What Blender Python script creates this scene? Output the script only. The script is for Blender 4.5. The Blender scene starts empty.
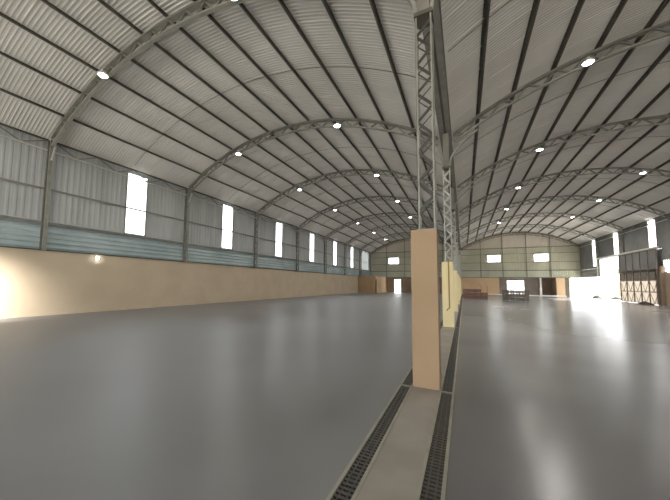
import bpy, math, random
from mathutils import Vector, Matrix
random.seed(7)
COL = bpy.context.scene.collection

# ------------------------------------------------------------------ layout (metres)
XL, XC, XR = -16.459, -0.55, 15.513          # left wall, valley line, right wall
XA, XB, XC2, XD = -0.937, -0.748, -0.360, -0.165   # drain edges
YB, YE = -9.0, 59.3                           # open end behind the camera, far wall
Y0, S = 5.993, 7.615                          # first frame, frame spacing
YC = 5.27                                     # first centre column
HB, HE = 2.887, 7.85                          # masonry height, eave height
RISE = 2.55
FR = [Y0 + S * k for k in range(8)]

def arc_z(x, xl, xr, base=HE, rise=RISE):
    c = (xr - xl) / 2; R = (c * c + rise * rise) / (2 * rise); m = (xl + xr) / 2
    return base + rise - R + math.sqrt(max(R * R - (x - m) ** 2, 0))

# ------------------------------------------------------------------ materials
def srgb(r, g, b):
    f = lambda c: (c / 255 / 12.92) if c / 255 <= .04045 else ((c / 255 + .055) / 1.055) ** 2.4
    return (f(r), f(g), f(b), 1)

def mat(name, c1, c2=None, rough=.6, metal=0, scale=2.0, detail=4, bump=0, spec=.5, rough2=None, stretch=(1, 1, 1), lo=.3, hi=.7):
    m = bpy.data.materials.new(name); m.use_nodes = True
    nt = m.node_tree; b = nt.nodes['Principled BSDF']
    b.inputs['Roughness'].default_value = rough; b.inputs['Metallic'].default_value = metal
    b.inputs['Specular IOR Level'].default_value = spec
    tc = nt.nodes.new('ShaderNodeNewGeometry'); mp = nt.nodes.new('ShaderNodeMapping')
    mp.inputs['Scale'].default_value = stretch
    nt.links.new(tc.outputs['Position'], mp.inputs['Vector'])
    n = nt.nodes.new('ShaderNodeTexNoise'); n.inputs['Scale'].default_value = scale; n.inputs['Detail'].default_value = detail
    nt.links.new(mp.outputs['Vector'], n.inputs['Vector'])
    r = nt.nodes.new('ShaderNodeValToRGB')
    r.color_ramp.elements[0].position = lo; r.color_ramp.elements[1].position = hi; r.color_ramp.interpolation = 'EASE'
    r.color_ramp.elements[0].color = c1; r.color_ramp.elements[1].color = c2 or c1
    nt.links.new(n.outputs['Fac'], r.inputs['Fac']); nt.links.new(r.outputs['Color'], b.inputs['Base Color'])
    if rough2 is not None:
        mr = nt.nodes.new('ShaderNodeMapRange'); mr.inputs['To Min'].default_value = rough; mr.inputs['To Max'].default_value = rough2
        mr.inputs['From Min'].default_value = lo; mr.inputs['From Max'].default_value = hi
        nt.links.new(n.outputs['Fac'], mr.inputs['Value']); nt.links.new(mr.outputs['Result'], b.inputs['Roughness'])
    if bump:
        bp = nt.nodes.new('ShaderNodeBump'); bp.inputs['Strength'].default_value = bump; bp.inputs['Distance'].default_value = .02
        nt.links.new(n.outputs['Fac'], bp.inputs['Height']); nt.links.new(bp.outputs['Normal'], b.inputs['Normal'])
    return m

def emit(name, col, strength):
    m = bpy.data.materials.new(name); m.use_nodes = True
    b = m.node_tree.nodes['Principled BSDF']
    b.inputs['Base Color'].default_value = col
    b.inputs['Emission Color'].default_value = col; b.inputs['Emission Strength'].default_value = strength
    return m

def translucent(name, col, clear):
    m = bpy.data.materials.new(name); m.use_nodes = True
    nt = m.node_tree; nt.nodes.remove(nt.nodes['Principled BSDF'])
    out = nt.nodes['Material Output']
    t = nt.nodes.new('ShaderNodeBsdfTranslucent'); t.inputs['Color'].default_value = col
    p = nt.nodes.new('ShaderNodeBsdfTransparent'); p.inputs['Color'].default_value = (.95, .97, 1, 1)
    mx = nt.nodes.new('ShaderNodeMixShader'); mx.inputs['Fac'].default_value = clear
    n = nt.nodes.new('ShaderNodeTexNoise'); n.inputs['Scale'].default_value = 3
    nt.links.new(t.outputs[0], mx.inputs[1]); nt.links.new(p.outputs[0], mx.inputs[2]); nt.links.new(mx.outputs[0], out.inputs['Surface'])
    return m

M = dict(
    floor=mat('grey_epoxy_floor', srgb(108, 107, 105), srgb(136, 138, 140), .31, scale=.11, detail=3, rough2=.44, spec=.4, lo=.34, hi=.66),
    floor_r=mat('polished_grey_epoxy_floor', srgb(108, 107, 106), srgb(138, 137, 136), .215, scale=.11, detail=3, rough2=.262, spec=.36, lo=.34, hi=.66),
    strip=mat('pale_concrete_strip', srgb(138, 131, 121), srgb(152, 145, 135), .6, scale=1.5),
    masonry=mat('beige_painted_wall', srgb(194, 177, 151), srgb(202, 185, 160), .8, scale=.8),
    masonry_far=mat('peach_painted_wall', srgb(218, 184, 146), srgb(226, 194, 156), .8, scale=.8),
    brown=mat('brown_plaster', srgb(140, 122, 104), srgb(156, 136, 116), .85, scale=.7),
    room=mat('tan_room_wall', srgb(170, 142, 108), srgb(180, 152, 118), .85, scale=.8),
    greyplaster=mat('grey_plaster', srgb(150, 142, 132), srgb(165, 157, 146), .85, scale=.8),
    plinth=mat('tan_plinth_paint', srgb(154, 130, 100), srgb(162, 137, 107), .75, scale=1.2),  # nearest plinth: its shade is put into the colour
    plinth2=mat('cream_plinth_paint', srgb(246, 228, 176), srgb(250, 234, 186), .75, scale=1.2),  # plinths further back: the light on them is put into the colour
    roof=mat('galvanised_roof_sheet', srgb(208, 205, 199), srgb(220, 217, 211), .55, metal=0, scale=.35, detail=2, spec=.3),
    sheet=mat('grey_wall_sheet', srgb(166, 169, 168), srgb(182, 185, 184), .5, scale=.5, stretch=(1, 4, .5)),
    teal=mat('teal_grey_sheet', srgb(160, 176, 178), srgb(180, 194, 195), .45, scale=.7),
    gable=mat('olive_grey_sheet', srgb(188, 186, 164), srgb(202, 200, 178), .55, scale=.4),
    gablehi=mat('beige_grey_sheet', srgb(208, 198, 184), srgb(218, 208, 194), .55, scale=.4),  # beige sheet; its paleness is light put into the colour
    gablelo=mat('pale_green_sheet', srgb(192, 194, 174), srgb(204, 206, 186), .55, scale=.4),
    dark_sheet=mat('dark_grey_sheet', srgb(112, 112, 110), srgb(126, 126, 124), .55, scale=.5),  # on the right wall the backlight shade is put into this colour
    steel=mat('grey_painted_steel', srgb(140, 140, 130), srgb(154, 154, 144), .5, scale=3),
    steel_dk=mat('dull_grey_steel', srgb(120, 118, 110), srgb(134, 132, 123), .55, scale=3),
    steel_lt=mat('light_grey_steel', srgb(190, 190, 182), srgb(204, 204, 196), .5, scale=3),
    purlin=mat('brown_grey_purlin', srgb(82, 78, 70), srgb(94, 90, 81), .6, scale=3),
    dark=mat('dark_grating', srgb(58, 55, 50), srgb(70, 67, 60), .55, scale=8),
    lacing=mat('dark_lacing_steel', srgb(56, 54, 48), srgb(66, 64, 57), .6, scale=3),
    black=mat('drain_shadow', srgb(26, 25, 23), srgb(34, 33, 30), .8, scale=4),
    edge=mat('drain_edge_angle', srgb(136, 132, 119), srgb(150, 146, 133), .5, scale=4),
    white=mat('white_paint', srgb(235, 232, 225), srgb(242, 240, 234), .6, scale=2),
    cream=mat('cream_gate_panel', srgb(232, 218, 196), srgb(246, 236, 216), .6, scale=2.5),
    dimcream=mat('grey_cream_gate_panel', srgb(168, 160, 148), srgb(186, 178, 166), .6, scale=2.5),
    gateframe=mat('brown_gate_frame', srgb(110, 98, 86), srgb(124, 112, 98), .6, scale=3),
    redwood=mat('red_brown_wood', srgb(112, 84, 76), srgb(134, 104, 94), .75, scale=5),
    greywood=mat('weathered_grey_wood', srgb(106, 98, 90), srgb(124, 116, 106), .8, scale=5),
    stick=mat('ochre_wood', srgb(170, 128, 84), srgb(186, 142, 96), .7, scale=6),
    outside=mat('pale_yard_concrete', srgb(225, 220, 210), srgb(236, 232, 224), .9, scale=.5),
    outwall=mat('white_yard_wall', srgb(236, 234, 228), srgb(244, 242, 238), .9, scale=.6),
    leaf=mat('hazy_green_leaf', srgb(90, 104, 88), srgb(116, 130, 112), .8, scale=6),
    bark=mat('pale_bark', srgb(140, 124, 104), srgb(156, 140, 120), .9, scale=8),
    coping=mat('grey_coping', srgb(84, 80, 76), srgb(96, 92, 88), .9, scale=4),
    rubble=mat('grey_rubble', srgb(52, 48, 42), srgb(78, 72, 64), .9, scale=6),
    tarp=mat('dark_tarpaulin', srgb(52, 46, 42), srgb(66, 60, 54), .7, scale=6),
    rust=mat('ochre_pipe', srgb(160, 132, 78), srgb(174, 146, 90), .6, scale=6),
    lens=emit('lamp_lens_glow', (1, .98, .94, 1), 25),
    housing=mat('white_lamp_housing', srgb(214, 214, 210), srgb(224, 224, 220), .4, scale=4),
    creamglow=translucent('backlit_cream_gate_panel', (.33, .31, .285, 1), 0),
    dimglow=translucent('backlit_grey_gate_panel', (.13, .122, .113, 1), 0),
    pane=translucent('translucent_window_sheet', (.95, .97, 1, 1), .55),
    pane_dim=translucent('dusty_window_sheet', (.30, .31, .31, 1), .02),
)

# ------------------------------------------------------------------ mesh builder
class MB:
    def __init__(s): s.v = []; s.f = []
    def add(s, vs, fs):
        b = len(s.v); s.v += [tuple(v) for v in vs]; s.f += [tuple(b + i for i in f) for f in fs]; return s
    def box(s, a, b):
        x0, y0, z0 = a; x1, y1, z1 = b
        return s.add([(x0, y0, z0), (x1, y0, z0), (x1, y1, z0), (x0, y1, z0), (x0, y0, z1), (x1, y0, z1), (x1, y1, z1), (x0, y1, z1)],
                     [(0, 3, 2, 1), (4, 5, 6, 7), (0, 1, 5, 4), (1, 2, 6, 5), (2, 3, 7, 6), (3, 0, 4, 7)])
    def bar(s, p, q, w, h, up=(0, 0, 1)):
        p, q = Vector(p), Vector(q); d = (q - p).normalized(); u = Vector(up)
        if abs(d.dot(u)) > .98: u = Vector((0, 1, 0)) if abs(d.y) < .9 else Vector((1, 0, 0))
        r = d.cross(u).normalized(); u = r.cross(d).normalized()
        vs = [e + r * (w / 2 * i) + u * (h / 2 * j) for e in (p, q) for i, j in ((-1, -1), (1, -1), (1, 1), (-1, 1))]
        return s.add(vs, [(3, 2, 1, 0), (4, 5, 6, 7), (0, 1, 5, 4), (1, 2, 6, 5), (2, 3, 7, 6), (3, 0, 4, 7)])
    def tube(s, pts, r, n=8, cap=True):
        pts = [Vector(p) for p in pts]; b = len(s.v); rs = r if isinstance(r, (list, tuple)) else [r] * len(pts)
        for i, p in enumerate(pts):
            d = (pts[min(i + 1, len(pts) - 1)] - pts[max(i - 1, 0)]).normalized()
            u = Vector((0, 0, 1)) if abs(d.z) < .9 else Vector((1, 0, 0))
            a = d.cross(u).normalized(); c = a.cross(d).normalized()
            s.v += [tuple(p + (a * math.cos(t) + c * math.sin(t)) * rs[i]) for t in [2 * math.pi * k / n for k in range(n)]]
        for i in range(len(pts) - 1):
            for k in range(n):
                k2 = (k + 1) % n
                s.f.append((b + i * n + k, b + i * n + k2, b + (i + 1) * n + k2, b + (i + 1) * n + k))
        if cap:
            s.f.append(tuple(b + k for k in range(n))[::-1]); s.f.append(tuple(b + (len(pts) - 1) * n + k for k in range(n)))
        return s
    def lathe(s, prof, c=(0, 0, 0), n=20):
        b = len(s.v)
        for r, z in prof:
            s.v += [(c[0] + r * math.cos(2 * math.pi * k / n), c[1] + r * math.sin(2 * math.pi * k / n), c[2] + z) for k in range(n)]
        for i in range(len(prof) - 1):
            for k in range(n):
                k2 = (k + 1) % n; s.f.append((b + i * n + k, b + i * n + k2, b + (i + 1) * n + k2, b + (i + 1) * n + k))
        s.f.append(tuple(b + k for k in range(n))[::-1]); s.f.append(tuple(b + (len(prof) - 1) * n + k for k in range(n)))
        return s
    def sweep(s, pts, w, h, up):
        """rectangular section along a polyline in a plane whose normal is `up`"""
        pts = [Vector(p) for p in pts]; b = len(s.v); up = Vector(up)
        for i, p in enumerate(pts):
            d = (pts[min(i + 1, len(pts) - 1)] - pts[max(i - 1, 0)]).normalized(); r = d.cross(up).normalized()
            for i_, j in ((-1, -1), (1, -1), (1, 1), (-1, 1)): s.v.append(tuple(p + r * (h / 2 * i_) + up * (w / 2 * j)))
        for i in range(len(pts) - 1):
            for k in range(4):
                k2 = (k + 1) % 4; s.f.append((b + i * 4 + k, b + i * 4 + k2, b + i * 4 + 4 + k2, b + i * 4 + 4 + k))
        s.f.append((b + 3, b + 2, b + 1, b)); e = b + (len(pts) - 1) * 4; s.f.append((e, e + 1, e + 2, e + 3))
        return s
    def build(s, name, m, parent=None, loc=None):
        me = bpy.data.meshes.new(name); me.from_pydata(s.v, [], s.f); me.materials.append(m); me.update()
        o = bpy.data.objects.new(name, me); COL.objects.link(o)
        if parent is not None: o.parent = parent
        if loc is not None: o.location = loc
        return o

def tag(o, label, cat, group=None, kind=None):
    o['label'] = label; o['category'] = cat
    if group: o['group'] = group
    if kind: o['kind'] = kind
    return o
def thing(name, label, cat, loc=(0, 0, 0), group=None):
    o = bpy.data.objects.new(name, None); COL.objects.link(o); o.location = loc; o.empty_display_size = .3
    return tag(o, label, cat, group)
def struct(o): o['kind'] = 'structure'; return o
def sroot(name, loc=(0, 0, 0)):
    o = bpy.data.objects.new(name, None); COL.objects.link(o); o.location = loc; o['kind'] = 'structure'; return o
def dup(root, loc, label):
    r = root.copy(); COL.objects.link(r); r.location = loc; r['label'] = label
    for ch in list(root.children):
        c = ch.copy(); COL.objects.link(c); c.parent = r
        for g in list(ch.children):
            d = g.copy(); COL.objects.link(d); d.parent = c
    return r
ORD = ['first', 'second', 'third', 'fourth', 'fifth', 'sixth', 'seventh', 'eighth', 'ninth', 'tenth', 'eleventh', 'twelfth']

# corrugation profile: list of (t, depth) between t0 and t1
def corr(t0, t1, pitch=.2, d=.022, big=0):
    out = []; n = max(1, round((t1 - t0) / pitch)); p = (t1 - t0) / n
    for k in range(n):
        t = t0 + k * p; dd = d * 1.7 if big and k % big == 0 else d
        out += [(t, 0), (t + p * .42, 0), (t + p * .58, dd), (t + p * .84, dd)]
    out.append((t1, 0)); return out

def sheet_yz(mb, x, y0, y1, z0, z1, sgn, pitch=.2, d=.017):
    """vertical ribbed sheet on a side wall; ribs stand out by sgn*d"""
    pr = corr(y0, y1, pitch, d); b = len(mb.v)
    for t, e in pr: mb.v += [(x + sgn * e, t, z0), (x + sgn * e, t, z1)]
    for i in range(len(pr) - 1): mb.f.append((b + 2 * i, b + 2 * i + 2, b + 2 * i + 3, b + 2 * i + 1))
def sheet_h(mb, x, y0, y1, z0, z1, sgn, pitch=.22, d=.05):
    pr = corr(z0, z1, pitch, d); b = len(mb.v)
    for t, e in pr: mb.v += [(x + sgn * e, y0, t), (x + sgn * e, y1, t)]
    for i in range(len(pr) - 1): mb.f.append((b + 2 * i, b + 2 * i + 1, b + 2 * i + 3, b + 2 * i + 2))
def sheet_xz(mb, y, x0, x1, z0, z1, pitch=.2, d=.028):
    """ribbed sheet on the far wall, ribs towards the camera; z1 may be a function of x"""
    pr = corr(x0, x1, pitch, d); b = len(mb.v)
    for t, e in pr:
        mb.v += [(t, y - e, z0), (t, y - e, z1(t) if callable(z1) else z1)]
    for i in range(len(pr) - 1): mb.f.append((b + 2 * i, b + 2 * i + 2, b + 2 * i + 3, b + 2 * i + 1))

# ------------------------------------------------------------------ setting: floor, drains
f = MB()
f.box((XL - .3, YB, -.15), (XA, YE, 0)); struct(f.build('floor', M['floor']))
f = MB(); f.box((XD, YB, -.15), (XR + .3, YE, 0))
f.box((5.17, YE, -.15), (12.6, 62.7, 0))
struct(f.build('floor', M['floor_r']))
f = MB(); f.box((XB, YB, -.15), (XC2, YE, .004)); struct(f.build('trim_1', M['strip']))
f = MB()
for a, b in ((XA, XB), (XC2, XD)): f.box((a, YB, -.15), (b, YE, -.08))
struct(f.build('trim_2', M['black']))

def drain(a, b, y0, y1, label):
    r = thing('drain_grate', label, 'drain', ((a + b) / 2, y0, 0), 'drain grates beside the centre columns')
    w = (b - a) / 2; L = y1 - y0
    for s in (-1, 1):
        MB().box((s * w - (.028 if s > 0 else 0), 0.01, -.08), (s * w + (.028 if s < 0 else 0), L - .01, .012)).build('edge_angle', M['edge'], r)
    g = MB(); n = int((L - .08) / .055)
    for k in range(n): g.box((-w + .028, .04 + k * .055, -.035), (w - .028, .04 + k * .055 + .03, .002))
    for x in (-.03, .03): g.box((x - .006, .03, -.04), (x + .006, L - .03, .004))
    g.build('bar_grid', M['dark'], r)
    MB().box((-w + .028, L - .055, -.04), (w - .028, L - .012, .01)).build('end_bar', M['edge'], r)
DY = [-2.4] + [YC - .2 + S * k for k in range(7)] + [YE - .1]
for nm, a, b in (('left', XA, XB), ('right', XC2, XD)):
    for k in range(len(DY) - 1):
        if k == 0: lab = 'dark slotted drain grate on the %s of the pale strip, before the nearest plinth' % nm
        elif k == 7: lab = 'dark drain grate on the %s of the plinths, reaching the far wall' % nm
        else: lab = 'dark drain grate on the %s of the plinths, from the %s plinth to the %s' % (nm, ORD[k - 1], ORD[k])
        drain(a, b, DY[k], DY[k + 1], lab)

# ------------------------------------------------------------------ left wall
wl = sroot('wall_left', (XL, 0, 0))
MB().box((-.23, 3.9 - 12.9, 0), (0, YE, HB)).build('masonry_wall', M['masonry'], wl)
m = MB(); sheet_h(m, -.06, YB, YE + .2, HB, 4.26, 1); m.build('horizontal_sheeting', M['teal'], wl)
WIN = [(9.62 + 7.5 * k, 10.82 + 7.5 * k) for k in range(6)] + [(53.0, 57.6)]
m = MB(); yy = YB
for a, b in WIN:
    sheet_yz(m, -.04, yy, a, 4.06, HE + .14, 1, .25)
    sheet_yz(m, -.04, a, b, 7.66, HE + .14, 1, .25)
    yy = b
sheet_yz(m, -.04, yy, YE + .2, 4.06, HE + .14, 1, .25)
m.build('upper_sheeting', M['sheet'], wl)
for i, (a, b) in enumerate(WIN):
    w = sroot('window_%d' % (i + 1), (XL - .02, (a + b) / 2, 5.85))
    h = (b - a) / 2
    MB().box((-.02, -h, -1.76), (-.012, h, 1.8)).build('pane', M['pane' if i < 6 else 'pane_dim'], w)
    fr = MB()
    for s in (-1, 1): fr.box((-.03, s * h - .025, -1.79), (.03, s * h + .025, 1.8))
    fr.box((-.03, -h, -1.8), (.03, h, -1.74)); fr.box((-.03, -h, -1.62), (.02, h, -1.59))
    fr.build('window_frame', M['steel_dk'], w)

# ------------------------------------------------------------------ right wall
OPEN0, OPEN1 = 45.3, 52.0
wr = sroot('wall_right', (XR, 0, 0))
MB().box((0, YB, 0), (.23, 38.2, HB)).build('masonry_wall', M['brown'], wr)
MB().box((-.19, 38.1, 0), (.23, 38.85, 3.5)).build('gate_jamb', M['brown'], wr)
m = MB(); sheet_yz(m, .09, 38.2, OPEN0, 3.3, 5.1, -1, .25); m.build('gate_pocket_sheeting', M['dark_sheet'], wr)
m = MB(); sheet_h(m, .06, OPEN1, YE + .2, HB, 4.06, -1); sheet_h(m, .06, YB, 36.3, HB, 4.06, -1); m.build('horizontal_sheeting', M['dark_sheet'], wr)
WINR = [(38.9, 40.2, 5.2), (46.4, 47.65, 5.2), (52.8, 54.2, 4.3)]
m = MB(); yy = YB
for a, b, z0 in WINR:
    zz = lambda y: 4.06 if (y < 36.4 or y >= OPEN1) else 5.1
    cuts = sorted({yy, a} | {c for c in (38.2, OPEN0, OPEN1) if yy < c < a})
    for c0, c1 in zip(cuts[:-1], cuts[1:]): sheet_yz(m, .04, c0, c1, 5.1 if 38.2 <= c0 < OPEN1 - .01 else 4.06, HE + .14, -1, .25)
    sheet_yz(m, .04, a, b, 7.9, HE + .14, -1, .25)
    if z0 > 5: sheet_yz(m, .04, a, b, 5.1, z0, -1, .25)
    yy = b
sheet_yz(m, .04, yy, YE + .2, 4.06, HE + .14, -1, .25); sheet_yz(m, .04, 52.8, 54.2, 4.06, 4.3, -1, .25)
m.build('upper_sheeting', M['dark_sheet'], wr)
for i, (a, b, z0) in enumerate(WINR):
    w = sroot('window_%d' % (i + 8), (XR + .02, (a + b) / 2, z0)); h = (b - a) / 2; H_ = 7.9 - z0
    MB().box((.012, -h, 0), (.02, h, H_)).build('pane', M['pane'], w)
    fr = MB()
    for s in (-1, 1): fr.box((-.03, s * h - .025, 0), (.03, s * h + .025, H_))
    fr.box((-.03, -h, 0), (.03, h, .05)); fr.build('window_frame', M['steel_dk'], w)
w = sroot('window_11', (XR + .05, 37.25, HB + .05))
MB().box((.02, -.95, 0), (.03, .95, 1.1)).build('pane', M['pane'], w)
fr = MB()
for k in range(7): fr.box((-.03, -.95 + k * 1.9 / 6 - .03, 0), (.05, -.95 + k * 1.9 / 6 + .03, 1.12))
for k in range(4): fr.box((-.03, -.95, k * .36), (.05, .95, k * .36 + .04))
fr.build('window_grid', M['greyplaster'], w)

# ------------------------------------------------------------------ far wall
wf = sroot('wall_far', (0, YE, 0))
g = MB()
g.box((XL, 0, 0), (-11.88, .23, HB)); g.box((-11.88, 0, 2.5), (-10.7, .23, HB)); g.box((-10.7, 0, 0), (XC, .23, HB))
g.build('masonry_wall', M['brown'], wf)
MB().box((XC, 0, 0), (5.17, .23, HB)).build('masonry_wall', M['masonry_far'], wf)
MB().box((12.6, 0, 0), (13.62, .23, HB)).build('masonry_wall', M['masonry_far'], wf)
MB().box((14.1, 0, 0), (14.28, .23, HB)).build('masonry_wall', M['white'], wf)
r_ = MB(); r_.box((5.0, 3.0, 0), (6.58, 3.2, HB)); r_.box((6.58, 3.0, 2.48), (8.95, 3.2, HB)); r_.box((8.95, 3.0, 0), (10.8, 3.2, HB))
r_.build('recess_back', M['greyplaster'], wf)
r_ = MB(); r_.box((10.8, 3.0, 0), (12.8, 3.2, HB)); r_.box((12.6, .23, 0), (12.8, 3.0, HB)); r_.box((4.97, .23, 0), (5.17, 3.0, HB)); r_.build('recess_side', M['brown'], wf)  # brown here puts the shade of the recess into the colour
MB().box((4.97, 0.0, HB), (12.8, 3.2, HB + .15)).build('recess_roof', M['greyplaster'], wf)
WF = [(-12.96, -10.97), (3.57, 5.53), (9.94, 11.88)]
m = MB(); sheet_xz(m, .1, XL - .1, XR + .1, HB, 4.06); m.build('lower_sheeting', M['gablelo'], wf)
m = MB(); sheet_xz(m, .1, XL - .1, XR + .1, 4.06, 5.5)
xx = XL - .1
for a, b in WF: sheet_xz(m, .1, xx, a, 5.5, 6.72); xx = b
sheet_xz(m, .1, xx, XR + .1, 5.5, 6.72); sheet_xz(m, .1, XL - .1, XR + .1, 6.72, 7.85)
m.build('middle_sheeting', M['gable'], wf)
for xl, xr in ((XL, XC), (XC, XR)):
    m = MB(); sheet_xz(m, .1, xl, xr, 7.85, lambda x: arc_z(x, xl, xr) + .11); m.build('gable_sheeting', M['gablehi'], wf)
for i, (a, b) in enumerate(WF):
    w = sroot('window_%d' % (i + 12), ((a + b) / 2, YE + .08, 5.5)); h = (b - a) / 2
    MB().box((-h, 0, 0), (h, .01, 1.22)).build('pane', M['pane'], w)
    fr = MB()
    for s in (-1, 1): fr.box((s * h - .04, -.04, 0), (s * h + .04, .05, 1.22))
    fr.box((-h, -.04, -.04), (h, .05, .04)); fr.box((-h, -.04, 1.18), (h, .05, 1.26)); fr.build('window_frame', M['steel'], w)
MB().box((-.6, -.1, 0), (9.5, -.02, .17)).build('baseboard_far', M['white'], None, (4.2, YE, 0))['kind'] = 'structure'

# unseen back wall added to cut rear light: sheeting above a wide open front
wb = sroot('wall_back', (0, YB, 0))
for xl, xr in ((XL, XC), (XC, XR)):
    m = MB(); sheet_xz(m, .1, xl, xr, 5.0, lambda x: arc_z(x, xl, xr) + .11); m.build('gable_sheeting', M['gablehi'], wb)

# corner room at the end of the left bay
cr = sroot('wall_corner_room', (XL, 51.0, 0))
c = MB(); c.box((0.0, 0, 0), (3.06, .2, HB)); c.build('front_wall', M['room'], cr)
c = MB(); c.box((2.86, 1.25, 0), (3.06, 8.3, HB)); c.box((2.86, .2, 2.4), (3.06, 1.25, HB)); c.build('side_wall', M['masonry_far'], cr)  # one beige room: side wall coloured paler than the front for light
MB().box((0, 0, HB), (3.1, 8.3, HB + .12)).build('roof_slab', M['greyplaster'], cr)
d = sroot('door_1', (XL + 2.9, 51.72, 0))
MB().box((-.03, -.5, 0), (.02, .5, 2.38)).build('door_leaf', M['tarp'], d)
hd = MB(); hd.tube([(.02, .38, 1.05), (.07, .38, 1.05), (.07, .25, 1.05)], .014); hd.build('door_handle', M['steel_lt'], d)
# narrow dark door leaf in the far wall beside the corner opening
d = sroot('door_2', (13.86, YE + .1, 0))
MB().box((-.24, 0, 0), (.24, .06, HB)).build('door_leaf', M['gateframe'], d)
hd = MB(); hd.tube([(.16, 0, 1.05), (.16, -.05, 1.05), (.06, -.05, 1.05)], .014); hd.build('door_handle', M['steel_lt'], d)

# ------------------------------------------------------------------ roof
rf = sroot('ceiling', (0, 0, 0))
def roof(xl, xr):
    pr = corr(YB, YE + .3, .13, .017, big=8); n = 30; mb = MB()
    xs = [xl + (xr - xl) * k / n for k in range(n + 1)]
    if xl < -5: xs.insert(0, xs[0] - .35)
    else: xs.append(xs[-1] + .35)
    n += 1
    zs = [arc_z(min(max(x, xl), xr), xl, xr) + .115 for x in xs]
    for t, e in pr:
        mb.v += [(x, t, z - e) for x, z in zip(xs, zs)]
    w = n + 1
    for i in range(len(pr) - 1):
        for k in range(n): mb.f.append((i * w + k, i * w + k + 1, (i + 1) * w + k + 1, (i + 1) * w + k))
    mb.build('roof_sheeting', M['roof'], rf)
roof(XL, XC); roof(XC, XR)

# ------------------------------------------------------------------ purlins
for side, xl, xr, NP in (('left', XL, XC, 12), ('right', XC, XR, 13)):
    for k in range(1, NP):
        x = xl + (xr - xl) * k / NP; e = .05
        z = arc_z(x, xl, xr) + .01
        sl = math.atan2(arc_z(x + e, xl, xr) - arc_z(x - e, xl, xr), 2 * e)
        m = MB(); c_, s_ = math.cos(sl), math.sin(sl)
        for (a0, a1, b0, b1) in ((-.01, .01, -.06, .08), (-.012, .045, -.06, -.046), (-.045, .012, .066, .08)):   # Z section
            q = [(a0, b0), (a1, b0), (a1, b1), (a0, b1)]
            vs = [(a * c_ - b * s_, y, a * s_ + b * c_) for y in (0, YE - YB - .1) for a, b in q]
            m.add(vs, [(0, 1, 2, 3), (7, 6, 5, 4), (0, 4, 5, 1), (1, 5, 6, 2), (2, 6, 7, 3), (3, 7, 4, 0)])
        o = m.build('roof_purlin', M['purlin'], None, (x, YB, z))
        frm = 'left wall' if side == 'left' else 'centre columns'
        tag(o, 'dark purlin under the %s vault roof, %s from the %s' % (side, ORD[k - 1], frm), 'purlin', '%s vault purlins' % side)

# ------------------------------------------------------------------ arch trusses
def make_truss(xl, xr, label, group):
    r = thing('arch_truss', label, 'roof truss', ((xl + xr) / 2, 0, HE), group)
    m = (xl + xr) / 2; n = 36; W = (xr - xl) / 2
    def up(x): return Vector((x - m, 0, arc_z(x, xl + .08, xr - .08, HE - .125, RISE) - HE))
    def lo(x): return Vector((x - m, 0, arc_z(x, xl + .14, xr - .14, HE - .40, RISE - .09) - HE))
    a0, a1 = (xl + .36, xr - .30) if xl < -5 else (xl + .32, xr - .36)
    xs = [a0 + (a1 - a0) * k / n for k in range(n + 1)]
    MB().sweep([up(x) for x in xs], .20, .08, (0, 1, 0)).build('upper_chord', M['steel_dk'], r)
    MB().sweep([lo(x) for x in xs], .13, .06, (0, 1, 0)).build('lower_chord', M['steel'], r)
    ks = list(range(0, n + 1))
    for k in range(n):
        a, b = (up(xs[k]), lo(xs[k + 1])) if k % 2 == 0 else (lo(xs[k]), up(xs[k + 1]))
        MB().bar(a, b, .06, .06, (0, 1, 0)).build('web_bar', M['steel_dk'], r)
    return r
tl = make_truss(XL, XC, '', 'left vault trusses'); tr = make_truss(XC, XR, '', 'right vault trusses')
def tl_label(k): return ('lattice arch truss across the left vault, ' + ('nearest to the viewer' if k == 0 else 'against the far gable' if k == 7 else '%s one from the front' % ORD[k]))
tl.location = (tl.location.x, FR[0], HE); tl['label'] = tl_label(0)
for k in range(1, 8): dup(tl, (tl.location.x, FR[k] - (.3 if k == 7 else 0), HE), tl_label(k))
def tr_label(k): return ('lattice arch truss across the right vault, ' + ('nearest one in view' if k == 1 else 'against the far gable' if k == 7 else '%s one in view from the front' % ORD[k - 1]))
tr.location = (tr.location.x, FR[1], HE); tr['label'] = tr_label(1)
for k in range(2, 8): dup(tr, (tr.location.x, FR[k] - (.3 if k == 7 else 0), HE), tr_label(k))

# sag rods: one thin rod per panel and vault, following the roof
for side, xl, xr in (('left', XL, XC), ('right', XC, XR)):
    for k in range(7):
        y = FR[k] + S * (.5 if side == 'left' else .42) - (0 if side == 'left' else .4)
        pts = [(xl + (xr - xl) * (.02 + .96 * t / 24) - (xl + xr) / 2, 0, arc_z(xl + (xr - xl) * (.02 + .96 * t / 24), xl, xr) + .03 - HE) for t in range(25)]
        o = MB().tube(pts, .011, 5).build('sag_rod', M['purlin'], None, ((xl + xr) / 2, y, HE))
        tag(o, 'thin rod crossing the purlins of the %s vault, %s one from the front' % (side, ORD[k]), 'rod', '%s vault sag rods' % side)

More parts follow.
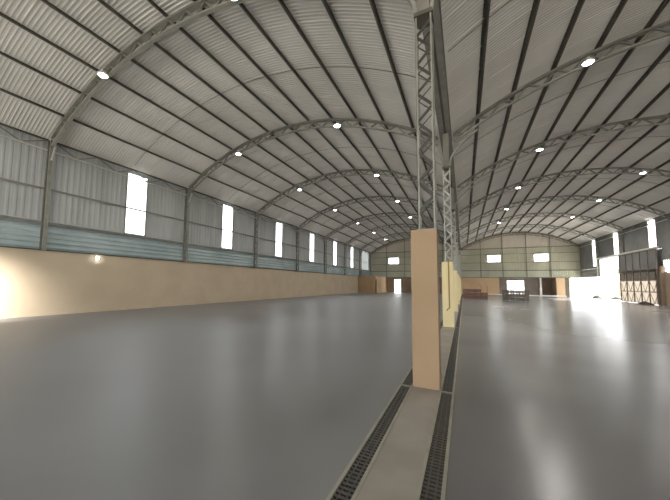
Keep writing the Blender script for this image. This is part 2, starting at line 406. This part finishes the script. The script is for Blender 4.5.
# ------------------------------------------------------------------ centre columns, plinths, gutter
ZP, ZT = 2.48, 6.2
def make_plinth(m):
    p = MB(); w = (XC2 - XB) / 2 - .002; d = .21; b = .012
    rings = [(w, d, 0), (w, d, ZP - b), (w - b, d - b, ZP)]
    for rw, rd, z in rings: p.v += [(-rw, -rd, z), (rw, -rd, z), (rw, rd, z), (-rw, rd, z)]
    for i in range(2):
        for k in range(4): p.f.append((i * 4 + k, i * 4 + (k + 1) % 4, i * 4 + 4 + (k + 1) % 4, i * 4 + 4 + k))
    p.f += [(3, 2, 1, 0), (8, 9, 10, 11)]
    return p
def make_column(label):
    r = thing('lattice_column', label, 'column', (0, 0, ZP), 'centre lattice columns')
    hx, hy, H = .136, .13, ZT - ZP
    for sx in (-1, 1):
        for sy in (-1, 1):   # angle-iron chords
            c = MB(); x, y = sx * hx, sy * hy
            c.box((min(x, x - sx * .032), min(y, y - sy * .008), 0), (max(x, x - sx * .032), max(y, y - sy * .008), H))
            c.box((min(x, x - sx * .008), min(y, y - sy * .032), 0), (max(x, x - sx * .008), max(y, y - sy * .032), H))
            c.build('chord', M['steel'], r)
    n = 14
    for k in range(n):
        z0, z1 = .05 + (H - .15) * k / n, .05 + (H - .15) * (k + 1) / n; s = 1 if k % 2 else -1
        for sy in (-1, 1): MB().bar((-s * hx * .9, sy * (hy - .012), z0), (s * hx * .9, sy * (hy - .012), z1), .045 if sy < 0 else .016, .01, (0, 1, 0)).build('lacing_bar', M['lacing'], r)
        for sx in (-1, 1): MB().bar((sx * (hx - .012), -s * hy * .9, z0), (sx * (hx - .012), s * hy * .9, z1), .025, .01, (1, 0, 0)).build('lacing_bar', M['steel_dk'], r)
    MB().box((-.15, -.16, 0), (.15, .16, .014)).build('base_plate', M['steel'], r)
    MB().box((-.15, -.16, H), (.15, .16, H + .07)).build('cap_plate', M['purlin'], r)
    MB().box((-.1, -.1, H + .07), (.1, .1, 7.65 - ZP)).build('head_post', M['steel_dk'], r)
    for s in (-1, 1):   # curved knee braces flaring up to the two vaults
        pts = []
        for t in range(9):
            a = t / 8; pts.append((s * (.12 + 1.0 * a ** 1.7), 0, H + .08 + 1.3 * a ** .8))
        MB().sweep(pts, .12, .06, (0, 1, 0)).build('knee_brace', M['steel'], r)
    return r
xm = (XB + XC2) / 2
def wh(k): return 'nearest to the viewer' if k == 0 else '%s from the front' % ORD[k]
for k in range(7):
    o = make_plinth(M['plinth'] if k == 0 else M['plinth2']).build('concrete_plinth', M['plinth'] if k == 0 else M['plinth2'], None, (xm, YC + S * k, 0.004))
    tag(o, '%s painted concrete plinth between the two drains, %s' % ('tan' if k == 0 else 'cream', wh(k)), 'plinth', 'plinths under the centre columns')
c0 = make_column('grey lattice steel column on the tan plinth, nearest to the viewer'); c0.location = (xm + .05, YC, ZP + .006)
for k in range(1, 7):
    c = dup(c0, (xm + .05, YC + S * k, ZP + .006), 'pale lattice steel column on a cream plinth, %s' % wh(k))
    for ch in c.children:
        if ch.name.startswith(('chord', 'lacing')):
            ch.material_slots[0].link = 'OBJECT'; ch.material_slots[0].material = M['steel_lt']  # paler steel puts sunlight on these columns into the colour
m = MB()   # conduit on the face of the second plinth
m.tube([(0, 0, .72), (0, 0, 2.5)], .022, 8); m.tube([(-.1, 0, .62), (-.06, -.0, .68), (0, 0, .72)], .02, 8)
tag(m.build('conduit_pipe', M['rust'], None, (xm + .05, YC + S - .236, 0)), 'thin ochre conduit pipe fixed down the face of the second plinth', 'pipe')
# valley gutter
gt = thing('valley_gutter', 'grey steel valley gutter running above the centre columns between the vaults', 'gutter', (XC + .03, YB, 7.7))
L = YE - YB - .1
MB().box((-.2, 0, 0), (.2, L, .02)).build('trough_bottom', M['steel'], gt)
for s in (-1, 1):
    MB().box((s * .2 - .012, 0, .0), (s * .2 + .012, L, .24)).build('trough_side', M['steel_dk'], gt)
MB().box((-.03, 0, -.06), (.03, L, 0)).build('stiffener', M['purlin'], gt)

# ------------------------------------------------------------------ wall columns, girts, eave girders
def make_wall_column(label, z0, name_group):
    r = thing('wall_column', label, 'column', (0, 0, z0), name_group)
    H = HE - z0 + .02; D = .28
    for x in (.03, D):
        c = MB(); c.box((x - .03, -.07, 0), (x + .03, -.062, H)); c.box((x - .004, -.07, 0), (x + .004, .07, H)); c.box((x - .03, .062, 0), (x + .03, .07, H)); c.build('chord', M['steel_dk'] if x < .1 else M['steel'], r)
    n = 10
    for k in range(n):
        a, b = (.03, D) if k % 2 else (D, .03)
        MB().bar((a, 0, H * k / n), (b, 0, H * (k + 1) / n), .04, .03, (0, 1, 0)).build('lacing_bar', M['steel_dk'], r)
    MB().bar((D + .03, 0, H - .95), (D + .3, 0, H - .4), .07, .05, (0, 1, 0)).build('knee_brace', M['steel_lt'], r)
    return r
wc = make_wall_column('', HB, 'left wall columns')
def wcl(k): return 'grey lattice column standing on the beige left wall, ' + ('nearest to the viewer' if k == 0 else '%s from the front' % ORD[k])
wc.location = (XL + .02, FR[0], HB); wc['label'] = wcl(0)
for k in range(1, 7): dup(wc, (XL + .02, FR[k], HB), wcl(k))
for k, y, lab in ((5, 45.1, 'grey lattice column on the right wall between gate and opening'), (6, 51.95, 'grey lattice column on the right wall at the far side of the opening')):
    o = dup(wc, (XR - .02, y, 5.16 if k == 5 else HB), lab); o.rotation_euler.z = math.pi; o['group'] = 'right wall columns'
    if k == 5: o.scale.z = (HE - 5.16) / (HE - HB)

def rail(name, p, q, w, h, m, label, cat='rail', group=None):
    p = Vector(p); q = Vector(q)
    o = MB().bar((0, 0, 0), q - p, w, h).build(name, m, None, p); return tag(o, label, cat, group)
rail('wall_girt', (XL + .04, YB, 5.66), (XL + .04, YE, 5.66), .06, .08, M['steel_dk'], 'thin grey girt crossing the middle of the left wall windows', 'girt', 'left wall girts')
rail('wall_girt', (XL + .05, YB, 4.12), (XL + .05, YE, 4.12), .10, .12, M['steel_dk'], 'dark girt above the teal sheeting along the left wall', 'girt', 'left wall girts')
rail('wall_girt', (XL + .02, YB, HB + .03), (XL + .02, YE, HB + .03), .08, .05, M['purlin'], 'dark steel rail along the top of the beige left wall', 'girt', 'left wall girts')

def eave_girder(x, sgn, y0, y1, label, group):
    r = thing('eave_girder', label, 'girder', (x, y0, 7.36), group); L = y1 - y0
    MB().box((-.05, 0, .44), (.05, L, .5)).build('upper_chord', M['purlin'], r)
    MB().box((-.04, 0, 0), (.04, L, .05)).build('lower_chord', M['steel_lt'], r)  # pale colour also stands in for sun glint on the right eave
    n = 8
    for k in range(n):
        a, b = (0.03, .46) if k % 2 else (.46, .03)
        MB().bar((0, L * k / n, a), (0, L * (k + 1) / n, b), .04, .04, (1, 0, 0)).build('web_bar', M['steel_dk'], r)
    return r
ey = [YB + 2.9] + FR
for k in range(8):
    y0, y1 = (FR[0] - S, FR[0]) if k == 0 else (FR[k - 1], FR[k])
    if k == 0: y0 = FR[0] - S
    eave_girder(XL + .2, 1, y0 + .12, y1 - .12, 'shallow lattice girder at the top of the left wall, %s from the front' % ORD[k], 'left eave girders')
for k in (5, 6, 7):
    eave_girder(XR - .2, -1, FR[k - 1] + .12, FR[k] - .12, 'shallow lattice eave girder at the top of the right wall, ' + ('above the sliding gate' if k == 5 else 'above the bright opening' if k == 6 else 'beside the far corner'), 'right eave girders')
# gable framing
for z, lab, w in ((7.8, 'dark tie rail across the far wall at eave height', .12), (6.8, 'thin rail across the far wall above the windows', .07), (5.42, 'thin rail across the far wall below the windows', .07), (4.08, 'dark rail across the far wall above the pale lower sheets', .12), (HB + .03, 'dark rail across the far wall on top of the beige masonry', .08)):
    for sd, a, b in (('left', XL + (3.2 if z < 3.2 else .1), XC - .2), ('right', XC + .2, XR - .1)):
        rail('gable_girt', (a, YE - .045, z), (b, YE - .045, z), .06, w, M['steel_dk'], lab + ', ' + sd + ' bay', 'girt', 'far wall girts')
for i, x in enumerate((2.6, 5.75, 8.95, 12.0)):
    H = arc_z(x, XC, XR) - HB - .1
    o = MB().box((-.05, -.06, 0), (.05, -.05, H)).box((-.006, -.06, 0), (.006, .0, H)).box((-.05, -.01, 0), (.05, 0, H)).build('gable_post', M['steel_dk'], None, (x, YE - .09, HB + .06))
    tag(o, 'thin upright post on the far wall, right bay, %s from the centre columns' % ORD[i], 'post', 'far wall posts')
for i, x in enumerate((-13.3, -9.9, -6.6, -3.3)):
    H = arc_z(x, XL, XC) - HB - .1
    o = MB().box((-.05, -.06, 0), (.05, -.05, H)).box((-.006, -.06, 0), (.006, .0, H)).box((-.05, -.01, 0), (.05, 0, H)).build('gable_post', M['steel_dk'], None, (x, YE - .09, HB + .06))
    tag(o, 'thin upright post on the far wall, left bay, %s from the left wall' % ORD[i], 'post', 'far wall posts')
o = MB().box((-.09, -.09, 0), (.09, .09, HB)).box((-.13, -.13, 0), (.13, .13, 1.3)).build('door_post', M['white'], None, (10.62, YE - .2, 0))
tag(o, 'white post standing at the far recess beside the bright doorway', 'post')

# ------------------------------------------------------------------ sliding gate
gate = thing('sliding_gate', 'tall braced sliding gate with cream lower panels beside the bright opening', 'gate', (XR - .28, 38.45, 0.06))
GL, GH = 7.2, 5.0; nb = 5
for k in range(nb + 1):
    MB().box((-.05, GL * k / nb - .05, 0), (.05, GL * k / nb + .05, GH)).build('stud', M['gateframe'], gate)
zr = [0, 1.12, 2.2, 3.25, GH]
for z in zr: MB().box((-.045, 0.05, z - .04 + (.04 if z == 0 else 0)), (.045, GL - .05, z + .04)).build('cross_rail', M['gateframe'], gate)
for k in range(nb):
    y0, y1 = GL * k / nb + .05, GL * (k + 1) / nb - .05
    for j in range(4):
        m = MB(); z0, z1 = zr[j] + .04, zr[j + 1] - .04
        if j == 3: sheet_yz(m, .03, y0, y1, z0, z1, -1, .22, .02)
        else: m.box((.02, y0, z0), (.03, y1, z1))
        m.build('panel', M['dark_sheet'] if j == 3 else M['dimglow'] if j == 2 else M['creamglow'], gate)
        if j < 3:
            ym = (y0 + y1) / 2
            for ya, yb in ((y0, ym), (y1, ym)):
                MB().bar((-.01, ya, z1), (-.01, yb, z0), .03, .03, (1, 0, 0)).build('diagonal_brace', M['greywood'], gate)
for y in (1.0, GL - 1.0):
    wm = MB(); wm.tube([(-.03, y, .02), (.03, y, .02)], .075, 14); wm.build('wheel', M['steel_dk'], gate)
rail('gate_track', (XR - .3, 38.0, 5.21), (XR - .3, 52.2, 5.21), .12, .14, M['steel_lt'], 'pale steel track above the sliding gate and the opening', 'track')
MB().box((-.06, 0, 0), (.06, 14.0, .012)).build('trim_3', M['gateframe'], None, (XR - .28, 38.2, 0))['kind'] = 'structure'

# ------------------------------------------------------------------ lamps
def make_lamp():
    r = thing('high_bay_lamp', '', 'ceiling lamp', (0, 0, 9.5), 'ceiling lamps')
    MB().lathe([(.155, .0), (.185, .015), (.185, .06), (.13, .10), (.07, .12), (.05, .2), (.02, .21)]).build('housing', M['housing'], r)
    MB().lathe([(.02, -.022), (.12, -.016), (.152, 0.0), (.152, .004)]).build('lens', M['lens'], r)
    MB().tube([(0, 0, .2), (0, 0, .27), (0, .05, .3), (0, .18, .3)], .014, 6).build('hanger', M['steel_dk'], r)
    return r
lamp = None
def put_lamp(x, k, z, label):
    global lamp
    loc = (x, FR[k] - .3, z)
    if lamp is None: lamp = make_lamp(); lamp.location = loc; lamp['label'] = label
    else: dup(lamp, loc, label)
    ld = bpy.data.lights.new('lamp_light', 'SPOT'); ld.energy = LAMP_W * (.5 if x < 0 else 1.35); ld.spot_size = math.radians(150); ld.spot_blend = .6; ld.shadow_soft_size = .2; ld.color = (1, .96, .9); ld.specular_factor = .3
    lo = bpy.data.objects.new('lamp_light', ld); COL.objects.link(lo); lo.location = (x, FR[k] - .3, z - .06)
LAMP_W = 600
for k in range(7): put_lamp(-11.7, k, 9.24, 'glowing round lamp in the ceiling row beside the left wall, %s from front' % ORD[k])
for k in range(5): put_lamp(-5.36, k, 9.42, 'glowing round lamp in the left vault row beside the centre columns, %s from front' % ORD[k])
for k in range(1, 6): put_lamp(4.0, k, 9.38, 'glowing round lamp in the right vault row beside the centre columns, %s in view' % ORD[k - 1])
for k in range(3, 6): put_lamp(11.0, k, 9.42, 'glowing round lamp in the ceiling row beside the right wall, %s in view' % ORD[k - 3])
wlp = thing('wall_lamp', 'small glowing bulkhead lamp fixed near the top of the beige left wall', 'wall lamp', (XL + .01, 8.31, 2.74))
MB().box((-.01, -.11, -.07), (.03, .11, .07)).build('back_plate', M['housing'], wlp)
MB().lathe([(.02, -.05), (.07, -.03), (.07, .03), (.02, .05)], (.06, 0, 0), 12).build('lens', M['lens'], wlp)

# ------------------------------------------------------------------ stacked crates by the far wall, poles
def make_crate(name, label, cat, m, group, w=.58, d=.55, h=.38):
    r = thing(name, label, cat, (0, 0, 0), group)
    for sx in (-1, 1):
        for sy in (-1, 1): MB().box((sx * (w / 2 - .04) - .035, sy * (d / 2 - .04) - .035, 0), (sx * (w / 2 - .04) + .035, sy * (d / 2 - .04) + .035, h - .05)).build('corner_post', m, r)
    for sy in (-1, 1):
        MB().box((-w / 2, sy * (d / 2 - .0) - .012, h * .12), (w / 2, sy * (d / 2) + .012, h * .42)).box((-w / 2, sy * d / 2 - .012, h * .5), (w / 2, sy * d / 2 + .012, h * .8)).build('side_slats', m, r)
    for sx in (-1, 1):
        MB().box((sx * w / 2 - .012, -d / 2 + .02, h * .12), (sx * w / 2 + .012, d / 2 - .02, h * .42)).box((sx * w / 2 - .012, -d / 2 + .02, h * .5), (sx * w / 2 + .012, d / 2 - .02, h * .8)).build('end_slats', m, r)
    MB().box((-w / 2, -d / 2, h - .05), (w / 2, d / 2, h - .004)).build('top_board', m, r)
    return r
def pile(name, cat, m, group, desc, cx, cy, n, rows, rot, skip=()):
    first = None; tier = ['bottom', 'middle', 'top']
    for i in range(n):
        for j in range(rows):
            if (i, j) in skip: continue
            off = (i - (n - 1) / 2) * .62
            loc = (cx + off * math.cos(rot), cy + off * math.sin(rot), j * .381)
            lab = '%s, %s tier, %s from the left' % (desc, tier[j], ORD[i])
            if first is None: first = make_crate(name, lab, cat, m, group); o = first; o.location = loc
            else: o = dup(first, loc, lab)
            o.rotation_euler.z = rot
pile('wooden_crate', 'crate', M['redwood'], 'red brown crates by the centre row', 'reddish brown crate in the pile beside the columns', 1.12, 40.6, 4, 3, 0, ((3, 2),))
pile('weathered_crate', 'crate', M['greywood'], 'grey crates in front of the far doorway', 'weathered grey crate in the pile before the far doorway', 4.75, 38.6, 4, 3, -.75, ())
o = MB().bar((0, 0, 0), (-.55, .9, 1.75), .07, .05).build('leaning_pole', M['stick'], None, (2.3, 42.6, 0))
tag(o, 'ochre wooden pole leaning over the red brown crates', 'pole')
o = MB().tube([(0, 0, 0), (0, 0, 1.6)], .035, 8).build('upright_pole', M['stick'], None, (2.5, 42.9, 0))
tag(o, 'ochre upright pole standing behind the red brown crates', 'pole')
# dark tarpaulin heap at the foot of the gate
def heap(name, m, loc, sx, sy, sz, n, seed):
    rnd = random.Random(seed); mb = MB(); rings = 5; b = 0
    for i in range(rings):
        a = i / rings
        for k in range(n):
            t = 2 * math.pi * k / n; q = (1 - a ** 1.6) * (1 + rnd.uniform(-.14, .14))
            mb.v.append((sx * q * math.cos(t), sy * q * math.sin(t), sz * a * (1 + rnd.uniform(-.12, .12))))
    mb.v.append((0, 0, sz))
    for i in range(rings - 1):
        for k in range(n): k2 = (k + 1) % n; mb.f.append((i * n + k, i * n + k2, (i + 1) * n + k2, (i + 1) * n + k))
    for k in range(n): mb.f.append(((rings - 1) * n + k, (rings - 1) * n + (k + 1) % n, rings * n))
    mb.f.append(tuple(range(n))[::-1])
    return mb.build(name, m, None, loc)
tag(heap('tarpaulin_heap', M['tarp'], (XR - .9, 39.2, .0), .42, 1.1, .34, 18, 3), 'dark crumpled tarpaulin heap on the floor at the foot of the gate', 'tarpaulin')

# ------------------------------------------------------------------ outside
MB().box((-60, -60, -.25), (90, 120, -.16)).build('ground', M['outside'])['kind'] = 'structure'
yw = thing('yard_wall', 'overexposed white yard wall seen through the opening in the right wall', 'wall', (27, 30, -.16))
MB().box((0, -10, 0), (.25, 60, 3.3)).build('wall_panel', M['outwall'], yw); MB().box((-.06, -10, 3.3), (.31, 60, 3.46)).build('coping', M['coping'], yw)
def tree(loc, h, label):
    r = thing('tree', label, 'tree', loc); rnd = random.Random(5)
    t = MB(); t.tube([(0, 0, 0), (.05, .1, h * .3), (-.05, .0, h * .6), (.1, .05, h * .85)], [.16, .13, .09, .04], 8)
    for k in range(5):
        a = k * 1.3; t.tube([(0, .05, h * (.4 + .08 * k)), (.9 * math.cos(a), .9 * math.sin(a), h * (.55 + .08 * k))], [.06, .02], 6)
    t.build('trunk', M['bark'], r)
    lv = MB()
    for k in range(420):
        u = Vector((rnd.gauss(0, 1), rnd.gauss(0, 1), rnd.gauss(0, 1))).normalized() * (rnd.random() ** .4)
        c = Vector((u.x * .8, u.y * .8, h * .82 + u.z * h * .2)); s = .13
        a = Vector((rnd.uniform(-1, 1), rnd.uniform(-1, 1), rnd.uniform(-1, 1))).normalized(); b_ = a.orthogonal().normalized()
        lv.add([c - a * s, c - b_ * s * .5, c + a * s, c + b_ * s * .5], [(0, 1, 2, 3)])
    lv.build('foliage', M['leaf'], r); return r
tree((25.0, 75.6, -.16), 6.0, 'pale hazy tree in the bright yard beyond the opening')
tag(heap('rubble_heap', M['rubble'], (16.6, 57.4, -.17), .55, 1.3, .62, 16, 11), 'grey rubble heap outside the far end of the opening', 'rubble')
tag(heap('rubble_heap', M['rubble'], (18.8, 58.0, -.17), .5, 1.9, .42, 16, 12), 'low grey rubble heap outside near the gate edge', 'rubble')

# ------------------------------------------------------------------ light
W = bpy.data.worlds.new('sky'); bpy.context.scene.world = W; W.use_nodes = True
bg = W.node_tree.nodes['Background']; bg.inputs['Color'].default_value = (.97, .985, 1.0, 1); bg.inputs['Strength'].default_value = 4.0
sd = bpy.data.lights.new('sun', 'SUN'); sd.energy = 13; sd.angle = math.radians(1.5); sd.color = (1, .95, .86)
so = bpy.data.objects.new('sun', sd); COL.objects.link(so)
so.rotation_euler = Vector((-1.0, -.25, -.85)).to_track_quat('-Z', 'Y').to_euler()
# sun glare low on the left wall near the camera: an added indoor spot imitates it, aimed at the wall foot
gd = bpy.data.lights.new('doorway_glare', 'SPOT'); gd.energy = 1500; gd.spot_size = math.radians(88); gd.spot_blend = 1; gd.shadow_soft_size = .3; gd.color = (1, .97, .92)
go = bpy.data.objects.new('doorway_glare', gd); COL.objects.link(go); go.location = (-14.2, 2.6, 1.9)
go.rotation_euler = (Vector((XL, 3.7, .8)) - go.location).to_track_quat('-Z', 'Y').to_euler()

# ------------------------------------------------------------------ camera
cd = bpy.data.cameras.new('camera'); cam = bpy.data.objects.new('camera', cd); COL.objects.link(cam)
cd.sensor_width = 36; cd.lens = 297.244 / 670 * 36; cd.shift_x = 32.025 / 670; cd.shift_y = 10.236 / 670
cd.clip_start = .05; cd.clip_end = 500
yaw, pit, rol = math.radians(28.428), math.radians(4.361), math.radians(.747)
cam.matrix_world = Matrix.Translation((0, 0, 1.6)) @ Matrix.Rotation(yaw, 4, 'Z') @ Matrix.Rotation(math.pi / 2 + pit, 4, 'X') @ Matrix.Rotation(rol, 4, 'Z')
sc = bpy.context.scene; sc.camera = cam
sc.view_settings.view_transform = 'Standard'; sc.view_settings.exposure = 0.45
sc.cycles.max_bounces = 10; sc.cycles.diffuse_bounces = 6; sc.cycles.transparent_max_bounces = 8
